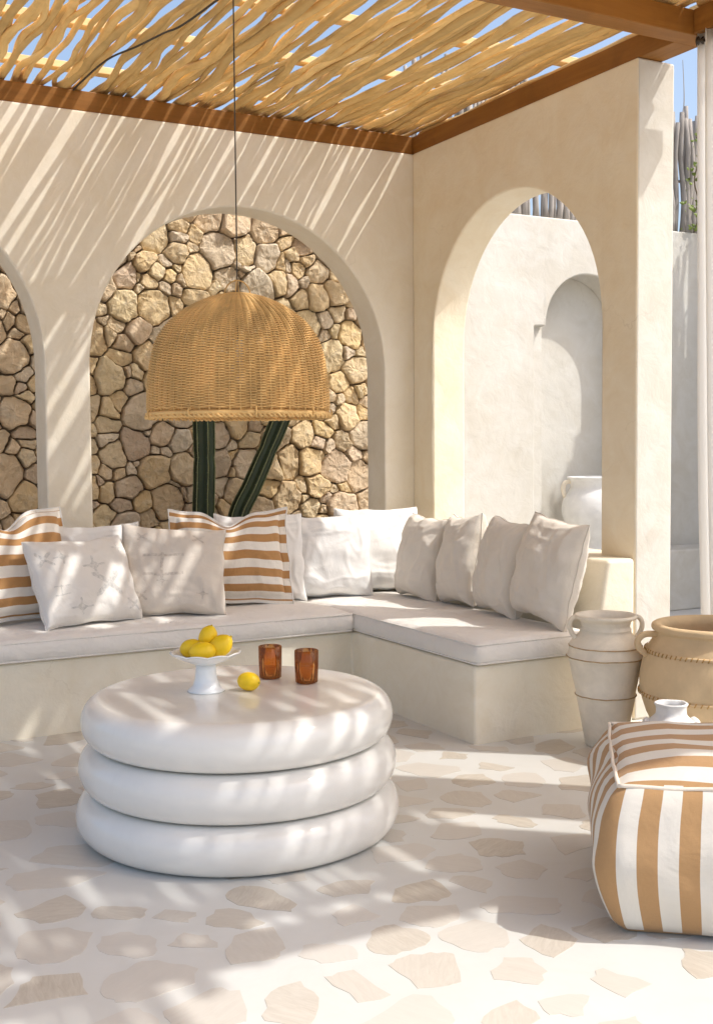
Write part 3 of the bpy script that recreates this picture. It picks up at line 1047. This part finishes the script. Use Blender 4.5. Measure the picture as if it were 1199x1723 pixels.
# ------------------------------------------------------------------ pillows
PILLOW_EDGE = []
def pillow_mesh(w, h, t, flange=.0, dent=0, seed=0, n=56, pinch=.055, slump=.0, wr=1.0):
    bm = bmesh.new()
    uvl = bm.loops.layers.uv.new('UV')
    V = {}
    fl = flange / (w / 2)
    def pos(u, v, side):
        U = max(-1, min(1, u / (1 - fl))) if fl < 1 else u
        Vv = max(-1, min(1, v / (1 - fl)))
        prof = (max(0, 1 - abs(U) ** 2.2) * max(0, 1 - abs(Vv) ** 2.2)) ** .38
        # fuller towards the bottom
        prof *= 1 - .12 * v
        x = u * w / 2 * (1 - pinch * .5 * (1 - v * v) * abs(u))
        z = v * h / 2 * (1 - pinch * 1.5 * (1 - u * u) * abs(v))
        nn = noise.noise(Vector((u * 1.7 + seed, v * 1.7, side * 3.1)))
        cr = noise.noise(Vector((math.atan2(v, u) * 4.0 + seed * 2, (u * u + v * v) * .8, side * 2.0)))
        edge = min(1, (abs(u) ** 3 + abs(v) ** 3))
        y = side * t / 2 * prof * (1 + .16 * nn) + .013 * wr * cr * edge * (1 if prof > .02 else .5)
        y += .012 * wr * noise.noise(Vector((u * 2.2, v * 2.2, seed + 40)))
        # folds that run in from the corners and down the sides
        rid = 1 - abs(noise.noise(Vector((u * 2.6 + seed * 3, v * 1.1 + u * .8, seed + side))))
        rid2 = 1 - abs(noise.noise(Vector((u * 1.2 - v * .7, v * 3.4, seed * 2 + side * 5))))
        y += side * wr * prof * (.020 * max(0, rid - .80) / .2 * abs(u) + .014 * max(0, rid2 - .82) / .18 * abs(v)) * .8
        if dent:
            g = math.exp(-(u / .30) ** 2) * max(0, (v + .2) / 1.2) ** 2.2
            z -= dent * g
            y += side * dent * .22 * math.exp(-((abs(u) - .45) / .3) ** 2) * max(0, (v + .2) / 1.2) ** 2 * (prof > .01)
        if slump:
            z -= slump * (u + 1) / 2 * max(0, v)
        x += .010 * wr * noise.noise(Vector((u * 1.3, v * 2.5, seed + 70)))
        z += .012 * wr * noise.noise(Vector((u * 2.5, v * 1.3, seed + 80)))
        return (x, y, z + h / 2)
    def vert(i, j, side):
        edge = i in (0, n) or j in (0, n)
        k = (i, j, 0 if edge else side)
        if k not in V:
            u, v = 2 * i / n - 1, 2 * j / n - 1
            # cluster rows towards the edges
            u = math.sin(u * math.pi / 2) * .35 + u * .65; v = math.sin(v * math.pi / 2) * .35 + v * .65
            V[k] = bm.verts.new(pos(u, v, side))
        return V[k]
    for side in (-1, 1):
        for i in range(n):
            for j in range(n):
                q = [(i, j), (i + 1, j), (i + 1, j + 1), (i, j + 1)]
                if side == 1: q.reverse()
                f = bm.faces.new([vert(a, b, side) for a, b in q])
                for lp, (a, b) in zip(f.loops, q): lp[uvl].uv = (a / n, b / n)
    ij = [(i, 0) for i in range(n)] + [(n, j) for j in range(n)] + [(n - i, n) for i in range(n)] + [(0, n - j) for j in range(n)]
    PILLOW_EDGE.append([V[(i, j, 0)].co.copy() for i, j in ij])
    return bm

def pillow(label, mat, c, yaw, lean, w, h, t, group=None, roll=0, z=.474, piping=False, **kw):
    """c: (x, y) of the bottom edge's middle; yaw in degrees: direction of the pillow's width; lean backwards"""
    bm = pillow_mesh(w, h, t, **kw)
    loop = PILLOW_EDGE[-1]
    me = bpy.data.meshes.new('pillow'); bm.to_mesh(me); bm.free()
    o = obj('pillow', me, mat, None, None, None, True)
    Mx = Matrix.Rotation(R_(yaw), 4, 'Z') @ Matrix.Rotation(R_(-lean), 4, 'X') @ Matrix.Rotation(R_(roll), 4, 'Y')
    zmin = min((Mx @ v.co).z for v in me.vertices)
    o.matrix_world = Matrix.Translation((c[0], c[1], z - zmin)) @ Mx
    tag(o, label, 'pillow', group)
    bb = bmesh.new(); tube(bb, loop, .0032, 6, closed=True)
    obj('seam', bb, mat if mat not in (M_STR_A, M_STR_B) else M_WHITE, o, smooth=True)
    return o
GP = 'scatter pillows on the long bench'
GQ = 'plain pillows along the side arch'
pillow('ochre and white striped pillow with dented top at the left edge', M_STR_A, (-2.64, -.49), 12, 20, .68, .62, .22, GP, flange=.03, dent=.10, seed=1)
pillow('plain white pillow behind the embroidered white one', M_WHITE, (-2.17, -.34), 4, 14, .52, .50, .17, GP, seed=4)
pillow('white pillow with faint grey embroidered motifs', M_MOT_A, (-2.30, -.69), 15, 28, .56, .48, .19, GP, seed=2)
pillow('beige pillow with faint cross stitches leaning on the striped one', M_MOT_B, (-1.87, -.63), -22, 24, .55, .53, .20, GP, seed=3, slump=.05)
pillow('large ochre and white striped pillow with flanged edge and dented top', M_STR_B, (-1.45, -.45), -13, 18, .68, .57, .20, GP, flange=.05, dent=.085, seed=5)
pillow('white pillow peeping out behind the large striped one', M_WHITE, (-1.22, -.33), -12, 14, .52, .52, .14, GP, seed=6)
pillow('white back pillow in the corner beside the striped pillow, half in sun', M_WHITE, (-.80, -.37), -20, 12, .50, .50, .20, GP, seed=7)
pillow('white back pillow deepest in the bench corner, mostly in sun', M_WHITE, (-.42, -.29), -12, 10, .54, .52, .18, GP, seed=8)
pillow('beige pillow by the side arch, farthest of the row of four', M_BEIGE, (-.40, -.68), -88, 9, .37, .49, .22, GQ, seed=9, roll=3)
pillow('beige pillow by the side arch, second from the corner', M_BEIGE, (-.37, -1.07), -98, 9, .37, .50, .23, GQ, seed=10, roll=-4)
pillow('beige pillow by the side arch, third from the corner', M_BEIGE, (-.40, -1.47), -94, 10, .37, .50, .23, GQ, seed=11, roll=5)
pillow('beige pillow at the open end of the bench beside the tall jar', M_BEIGE, (-.42, -1.85), -90, 11, .43, .52, .23, GQ, seed=12, roll=7)

# ------------------------------------------------------------------ round table
TX, TY, TH = -2.318, -2.582, .1645
tab = empty('coffee_table', (TX, TY, 0)); tag(tab, 'round glossy white coffee table of three stacked rounded tiers', 'table')
for i, R0 in enumerate((.578, .568, .557)):
    bm = bmesh.new()
    prof = [(0, 0.004)]
    hh = TH - .004
    for k in range(25):
        a = -math.pi / 2 + math.pi * k / 24
        c, s = math.cos(a), math.sin(a)
        prof.append((R0 - .070 + .070 * (abs(c) ** .95), hh / 2 + .002 + hh / 2 * s))
    prof.insert(1, (R0 * .6, .004))
    if i == 2: prof += [(R0 * .6, hh + .0035), (0, hh + .004)]
    else: prof += [(0, hh + .002)]
    lathe(bm, prof, 128, .004, i * 3.1)
    obj('tier', bm, M_TABLE, tab, (0, 0, i * TH), smooth=True)
bm = bmesh.new(); lathe(bm, [(0, .001), (.505, .001), (.505, .012), (0, .012)], 64)
obj('plinth', bm, M_METAL, tab)
ZTAB = 3 * TH + .0005

# cake stand
SX, SY = -2.421, -2.53
st = empty('cake_stand', (SX, SY, ZTAB)); tag(st, 'white scalloped footed bowl holding four lemons on the table', 'bowl')
bm = bmesh.new()
lathe(bm, [(0, .004), (.052, .004), (.067, 0), (.067, .005), (.060, .010), (.048, .022), (.040, .045), (.037, .075), (.036, .098), (.0, .098)], 40)
obj('foot', bm, M_CERAMIC, st, smooth=True)
def scal(r, th, z, i): return r * (1 + (.035 * abs(math.sin(th * 5)) if r > .09 else 0))
bm = bmesh.new()
lathe(bm, [(0, .096), (.036, .097), (.062, .106), (.090, .118), (.112, .132), (.1195, .139), (.124, .139), (.1225, .144), (.113, .141), (.090, .127), (.06, .115), (0, .111)], 80, mod=scal)
b2 = bm
for v in bm.verts:
    r = math.hypot(v.co.x, v.co.y)
    if r > .095: v.co.z += .006 * (abs(math.sin(math.atan2(v.co.y, v.co.x) * 5)) - .5)
obj('dish', bm, M_CERAMIC, st, smooth=True)

def lemon(label, loc, rot, s=1.0):
    bm = bmesh.new()
    prof = []
    L, Rr = .044, .0335
    for k in range(25):
        t = -1 + 2 * k / 24
        r = Rr * max(0, 1 - abs(t) ** 2.3) ** .52
        z = t * L
        if abs(t) > .86:
            q = (abs(t) - .86) / .14
            r = max(r, Rr * (.40 * (1 - q) + .14)) if q < .999 else 0
            z = math.copysign(L * (.86 + .24 * q), t)
        prof.append((r if k not in (0, 24) else 0, z))
    lathe(bm, prof, 28, .0012, loc[0] * 10)
    o = obj('lemon', bm, M_LEMON, None, loc, rot, True); o.scale = (s, s, s)
    bm = bmesh.new(); lathe(bm, [(0, 0), (.0045, 0), (.003, .003), (0, .003)], 8)
    obj('stem_scar', bm, M_LEMONTIP, o, (0, 0, L * 1.09))
    tag(o, label, 'lemon', 'lemons')
    return o
rv = Vector((math.cos(YAW), -math.sin(YAW), 0)); fv = Vector((math.sin(YAW), math.cos(YAW), 0))
def P3(r, f, z): return (SX + rv.x * r + fv.x * f, SY + rv.y * r + fv.y * f, ZTAB + z)
lemon('lemon lying at the left side of the white bowl', P3(-.052, .015, .152), (R_(80), 0, R_(40)))
lemon('lemon at the front of the white bowl', P3(-.006, -.040, .150), (R_(88), 0, R_(70)), 1.02)
lemon('big lemon tilted upward at the right side of the white bowl', P3(.052, -.002, .160), (R_(48), R_(0), R_(62)), 1.14)
lemon('lemon on top of the pile in the white bowl', P3(.006, .020, .192), (R_(20), R_(12), R_(0)), .98)
lemon('single lemon lying on the white table beside the bowl', (-2.287, -2.605, ZTAB + .0335), (R_(90), 0, R_(28)), 1.0)

# ribbed amber tumblers
def tumbler(label, x, y, rz):
    n = 96
    def md(r, th, z, i): return r * (1 + (.045 * abs(math.sin(th * 7)) if i in outer else 0))
    outer = {2, 3, 4}
    prof = [(0, .0), (.030, 0), (.0365, .004), (.0385, .06), (.039, .115), (.0375, .1165), (.0358, .115), (.0352, .06), (.0335, .013), (.028, .010), (0, .009)]
    bm = bmesh.new(); lathe(bm, prof, n, mod=md)
    o = obj('tumbler', bm, M_GLASS, None, (x, y, ZTAB), (0, 0, rz), True); o.scale = (1.1, 1.1, 1.06)
    tag(o, label, 'glass', 'amber tumblers')
tumbler('ribbed amber glass tumbler nearer the lemons', -2.125, -2.435, .1)
tumbler('ribbed amber glass tumbler nearer the table rim', -2.045, -2.585, .3)

# ------------------------------------------------------------------ pendant lamp
LX, LY, LZ = -2.25, -2.46, 1.497
lamp = empty('pendant_lamp', (LX, LY, LZ)); tag(lamp, 'large woven rattan dome pendant lamp hanging over the table', 'lamp')
LP = spline([(.330, 0), (.329, .05), (.325, .12), (.312, .20), (.293, .262), (.264, .308), (.228, .345), (.178, .38), (.125, .406), (.083, .420), (.05, .427)], 10)
acc = [0]
for a, b in zip(LP[:-1], LP[1:]): acc.append(acc[-1] + (b - a).length)
def lamp_at(s):
    s = max(0, min(acc[-1] - 1e-6, s))
    i = max(k for k in range(len(acc)) if acc[k] <= s)
    t = (s - acc[i]) / (acc[i + 1] - acc[i]) if i + 1 < len(acc) else 0
    p = LP[i].lerp(LP[min(i + 1, len(LP) - 1)], t)
    d = (LP[min(i + 1, len(LP) - 1)] - LP[i]).normalized() if i + 1 < len(LP) else Vector((-1, 0))
    return p, Vector((d[1], -d[0]))
NR = 58
bm = bmesh.new()
rows = int(acc[-1] / .0046)
for rI in range(rows):
    s = .012 + rI * .0046
    p, nrm = lamp_at(s)
    nrib = NR
    m = nrib * 6
    pts = []
    for k in range(m):
        th = 2 * math.pi * k / m
        w = math.cos(nrib * th / 2 + (math.pi if rI % 2 else 0)); w = math.copysign(abs(w) ** .6, w) * .0050
        z_ = .0012 * noise.noise(Vector((math.cos(th) * 3, math.sin(th) * 3, rI)))
        r = p[0] + nrm[0] * w
        pts.append((r * math.cos(th), r * math.sin(th), p[1] + nrm[1] * w + z_))
    tube(bm, pts, .0027, 4, closed=True)
o = obj('woven_weft', bm, M_WICKER, lamp, smooth=True); tag(o, kind='stuff')
bm = bmesh.new()
for k in range(NR):
    th = 2 * math.pi * k / NR
    smax = acc[-1] if k % 2 == 0 else acc[-1] - .10
    pts = []
    for q in range(22):
        p, _ = lamp_at(smax * q / 21)
        pts.append((p[0] * math.cos(th), p[0] * math.sin(th), p[1]))
    tube(bm, pts, .0036, 5)
o = obj('ribs', bm, M_RIB, lamp, smooth=True); tag(o, kind='stuff')
def ring_of(r, z, rad, waves=0, amp=0, n=160):
    bm = bmesh.new()
    pts = []
    for k in range(n):
        th = 2 * math.pi * k / n
        a = amp * math.sin(waves * th)
        pts.append(((r + a) * math.cos(th), (r + a) * math.sin(th), z + amp * math.cos(waves * th)))
    tube(bm, pts, rad, 6, closed=True)
    return bm
obj('rim', ring_of(.332, -.006, .0085), M_WICKER, lamp, smooth=True)
for ph in (0, 1):
    obj('rim_braid', ring_of(.330 + .004 * ph, -.015, .0045, 60, .005 * (1 if ph else -1), 480), M_WICKER, lamp, smooth=True)
for k in range(9):
    th = 2 * math.pi * k / 9 + .3
    bm = bmesh.new(); tube(bm, [(.339, 0, .012), (.344, 0, -.004), (.339, 0, -.022), (.327, 0, -.022), (.321, 0, -.004)], .003, 5)
    obj('binding', bm, M_RIB, lamp, None, (0, 0, th), True)
obj('top_ring', ring_of(.055, .427, .007), M_WICKER, lamp, smooth=True)
for a in (0, 1):
    bm = bmesh.new()
    tube(bm, [( .048 * math.cos(math.pi * k / 12), 0, 0.428 + .055 * math.sin(math.pi * k / 12)) for k in range(13)], .0028, 6)
    obj('hanging_loop', bm, M_RIB, lamp, None, (0, 0, -.5 + a * math.pi / 2), True)
bm = bmesh.new(); tube(bm, [(0, 0, .25), (0, 0, 1.0), (0, 0, 1.86)], .0028, 6)
obj('cord', bm, M_CORD, lamp)
bm = bmesh.new(); lathe(bm, [(0, .27), (.018, .27), (.018, .20), (.012, .195), (.030, .16), (.034, .13), (.026, .10), (0, .09)], 20)
obj('bulb', bm, M_CERAMIC, lamp, smooth=True)

# ------------------------------------------------------------------ cactus
cac = empty('cactus', (-1.22, .60, .32)); tag(cac, 'dark green columnar cactus with two stems behind the pendant lamp', 'cactus')
def cactus_stem(path, rad, seed):
    P = spline(path, 10)
    bm = bmesh.new()
    nr, per = 6, 6
    n = nr * per
    rings = []
    ribs = [[] for _ in range(nr)]
    up = Vector((0, -1, 0))
    for i, p in enumerate(P):
        t = (P[min(i + 1, len(P) - 1)] - P[max(i - 1, 0)]).normalized()
        a = (up - t * up.dot(t)).normalized(); b = t.cross(a)
        s = i / (len(P) - 1)
        waist = 1 - .16 * math.exp(-((s - .30) / .018) ** 2) - .10 * math.exp(-((s - .62) / .02) ** 2) + .05 * noise.noise(Vector((seed, s * 6, 0)))
        tip = math.sqrt(max(0.0004, 1 - max(0, (s - .93) / .07) ** 2))
        ring = []
        for k in range(n):
            th = 2 * math.pi * k / n
            q = abs(((th * nr / (2 * math.pi)) % 1) - .5) * 2      # 1 at the rib
            r = rad * waist * tip * (.62 + .38 * q ** 1.3)
            w = p + (a * math.cos(th) + b * math.sin(th)) * r
            ring.append(bm.verts.new(w))
            if k % per == 0: ribs[k // per].append(w + (a * math.cos(th) + b * math.sin(th)) * .001)
        rings.append(ring)
    for A, B in zip(rings[:-1], rings[1:]):
        for k in range(n): bm.faces.new((A[k], A[(k + 1) % n], B[(k + 1) % n], B[k]))
    bm.faces.new(rings[-1]); bm.faces.new(list(reversed(rings[0])))
    so = obj('stem', bm, M_CACTUS, cac, smooth=True)
    for rb in ribs:
        b2 = bmesh.new()
        tube(b2, rb[:-3], .0032, 5)
        for w in rb[1:-3]:
            for z in range(3):
                d = Vector((random.uniform(-1, 1), random.uniform(-1, .2), random.uniform(-.3, 1))).normalized() * .013
                tube(b2, [w, w + d], [.0009, .0003], 3)
        obj('rib_edge', b2, M_CACTUSRIB, so)
cactus_stem([(.0, 0, 0), (-.005, 0, .35), (.0, 0, .62), (.012, 0, .95), (.012, 0, 1.25), (.02, 0, 1.52)], .068, 1)
cactus_stem([(.13, -.02, 0), (.17, -.01, .32), (.24, 0, .60), (.345, 0, .80), (.50, .0, 1.12), (.63, 0, 1.40), (.70, 0, 1.58)], .062, 2)

# ------------------------------------------------------------------ jars
def handle(pts, r, mat, parent, n=8):
    bm = bmesh.new(); tube(bm, spline(pts, 6), r, n)
    return obj('handle', bm, mat, parent, smooth=True)
JX, JY = -.430, -2.372
jar = empty('tall_jar', (JX, JY, 0), (0, 0, -YAW)); tag(jar, 'tall chalky white clay jar with two handles beside the bench end', 'jar')
prof = [(0, .0), (.088, 0), (.096, .01), (.110, .10), (.128, .20), (.1335, .232), (.1365, .237), (.1365, .241), (.134, .246), (.150, .32), (.160, .375), (.1675, .402), (.1735, .410), (.1735, .416), (.165, .424), (.161, .455), (.1625, .462), (.158, .470), (.140, .492), (.118, .515), (.112, .528), (.116, .531), (.116, .536), (.110, .540), (.110, .556), (.114, .559), (.113, .566), (.120, .574), (.138, .583), (.143, .591), (.140, .599), (.131, .600), (.121, .590), (.103, .565), (.098, .52), (.13, .45), (.12, .2), (.08, .03), (0, .02)]
bm = bmesh.new(); lathe(bm, prof, 72, .006, 3.0)
obj('body', bm, M_JAR, jar, smooth=True)
for (r, z) in ((.1368, .239), (.1738, .413), (.1625, .462)):
    b = bmesh.new()
    pts = [((r + .0008 + .006 * noise.noise(Vector((math.cos(2 * math.pi * k / 72) * 1.6 + 3.0, math.sin(2 * math.pi * k / 72) * 1.6, z * 5)))) * math.cos(2 * math.pi * k / 72),
            (r + .0008 + .006 * noise.noise(Vector((math.cos(2 * math.pi * k / 72) * 1.6 + 3.0, math.sin(2 * math.pi * k / 72) * 1.6, z * 5)))) * math.sin(2 * math.pi * k / 72), z - .004 + .002 * noise.noise(Vector((k * .3, r * 50, 0)))) for k in range(72)]
    tube(b, pts, .0026, 5, closed=True)
    obj('ridge', b, M_JARLINE, jar, smooth=True)
for s in (-1, 1):
    handle([(s * .124, 0, .588), (s * .148, 0, .586), (s * .163, 0, .566), (s * .163, 0, .538), (s * .152, 0, .512), (s * .136, 0, .494)], .0115, M_JAR, jar)

PX, PY = -.17, -2.775
pot = empty('large_pot', (PX, PY, 0), (0, 0, -YAW)); tag(pot, 'big round ochre clay pot with notched bands at the right edge', 'pot')
bm = bmesh.new()
prof = [(0, 0), (.17, 0), (.185, .01), (.235, .10), (.288, .20), (.312, .29), (.315, .34), (.306, .41), (.286, .475), (.258, .525), (.249, .545), (.250, .555), (.262, .562), (.266, .574), (.262, .586), (.248, .592), (.232, .588), (.222, .575), (.222, .55), (.26, .46), (.285, .32), (.26, .2), (.16, .03), (0, .02)]
lathe(bm, [tuple(p) for p in spline(prof, 2)], 80, .004, 8)
obj('body', bm, M_POT, pot, smooth=True)
def rr_at(z):
    for (r0, z0), (r1, z1) in zip(prof[:9], prof[1:10]):
        if z0 <= z <= z1: return r0 + (r1 - r0) * (z - z0) / (z1 - z0)
for z in (.29, .475):
    r = rr_at(z)
    b = bmesh.new()
    tube(b, [((r + .001) * math.cos(2 * math.pi * k / 96), (r + .001) * math.sin(2 * math.pi * k / 96), z) for k in range(96)], .007, 6, closed=True)
    bo = obj('band', b, M_POT, pot, smooth=True)
    b = bmesh.new()
    for k in range(78):
        th = 2 * math.pi * k / 78
        d = Vector((math.cos(th), math.sin(th), 0)); tt = Vector((-math.sin(th), math.cos(th), 0))
        c = d * (r + .007)
        tube(b, [c - tt * .004 + Vector((0, 0, z - .008)), c + d * .002 + Vector((0, 0, z)), c + tt * .004 + Vector((0, 0, z + .008))], .0026, 5)
    nb = obj('notches', b, M_POTDARK, bo, smooth=True); tag(nb, kind='stuff')
for s in (-1,):
    handle([(s * .240, 0, .545), (s * .300, 0, .545), (s * .330, 0, .520), (s * .328, 0, .490), (s * .300, 0, .462), (s * .275, 0, .455)], .014, M_POT, pot)

WJ = empty('small_jar', (-.60, -2.97, 0), (0, 0, -YAW)); WJ.scale = (1.09, 1.09, 1.09); tag(WJ, 'small rough white jar between the big ochre pot and the pouf', 'jar')
bm = bmesh.new()
lathe(bm, [tuple(p) for p in spline([(0, 0), (.07, 0), (.10, .05), (.118, .12), (.112, .18), (.088, .225), (.062, .250), (.054, .262), (.054, .285), (.060, .297), (.056, .302), (.048, .297), (.042, .27), (.06, .24), (.09, .15), (.06, .02), (0, .02)], 3)], 48, .008, 5)
obj('body', bm, M_WJAR, WJ, smooth=True)
for a in (-100, 10, 170):
    bm = bmesh.new()
    tube(bm, spline([(.096, -.040, .190), (.092, -.022, .222), (.090, .0, .232), (.092, .022, .222), (.096, .040, .190)], 5), .0125, 7)
    obj('lug', bm, M_WJAR, WJ, None, (0, 0, R_(a)), True)
bm = bmesh.new(); lathe(bm, [(.117, .118), (.122, .124), (.117, .130)], 48, .008, 5); obj('band', bm, M_WJAR, WJ, smooth=True)

UV_ = empty('white_urn', (2.19, .80, .50), (0, 0, -YAW)); tag(UV_, 'big whitewashed urn standing in the sunny courtyard niche', 'urn')
bm = bmesh.new()
lathe(bm, [tuple(p) for p in spline([(0, 0), (.13, 0), (.16, .02), (.15, .06), (.20, .15), (.262, .28), (.272, .36), (.255, .44), (.215, .50), (.20, .53), (.205, .57), (.225, .60), (.222, .61), (.205, .605), (.185, .56), (.19, .5), (.2, .3), (.1, .05), (0, .04)], 3)], 64, .006, 2)
obj('body', bm, M_WJAR, UV_, smooth=True)
for s in (-1, 1):
    handle([(s * .19, 0, .575), (s * .245, 0, .565), (s * .262, 0, .52), (s * .25, 0, .46), (s * .225, 0, .45)], .018, M_JAR, UV_)

# ------------------------------------------------------------------ pouf
PW, PH = .76, .43
def pouf_uv(bm, sx, sy, sz):
    uvl = bm.loops.layers.uv.new('UV')
    for f in bm.faces:
        n = f.normal
        for lp in f.loops:
            a, b, c = lp.vert.co
            if abs(n.z) > .5: lp[uvl].uv = (b * .80 + .02, a)
            elif abs(n.y) > .5: lp[uvl].uv = (a * 1.05, c)
            else: lp[uvl].uv = (b * .94 + .02, c)
bm = round_box(PW, PW, PH, .045, .045, 4, .018, .020, pouf_uv)
pf = empty('pouf', (-1.255, -3.93, 0), (0, 0, R_(-39))); tag(pf, 'square floor pouf in ochre and white striped canvas', 'pouf')
for v in bm.verts:
    z = v.co.z / PH
    k = 1 + .085 * math.sin(math.pi * min(1, max(0, z))) - .03 * (1 - min(1, z)) - .035 * max(0, z - .8) * 5 * .5
    v.co.x *= k; v.co.y *= k
    if z < .06: v.co.z = max(0.001, v.co.z)
obj('cover', bm, M_POUF, pf, smooth=True)
def seam(pts, r=.006):
    b = bmesh.new()
    P = spline(pts, 8)
    P = [p + Vector((noise.noise(p * 9), noise.noise(p * 9 + Vector((5, 0, 0))), noise.noise(p * 9 + Vector((0, 7, 0))))) * .004 for p in P]
    tube(b, P, r, 6)
    obj('piping', b, M_POUFSEAM, pf, smooth=True)
h_ = PW / 2 * .985 - .008
zt = PH - .006
for (a, b) in (((-1, -1), (1, -1)), ((1, -1), (1, 1)), ((1, 1), (-1, 1)), ((-1, 1), (-1, -1))):
    seam([(a[0] * h_, a[1] * h_, zt), ((a[0] * .7 + b[0] * .3) * h_ * 1.012, (a[1] * .7 + b[1] * .3) * h_ * 1.012, zt), ((a[0] * .3 + b[0] * .7) * h_ * 1.012, (a[1] * .3 + b[1] * .7) * h_ * 1.012, zt), (b[0] * h_, b[1] * h_, zt)])
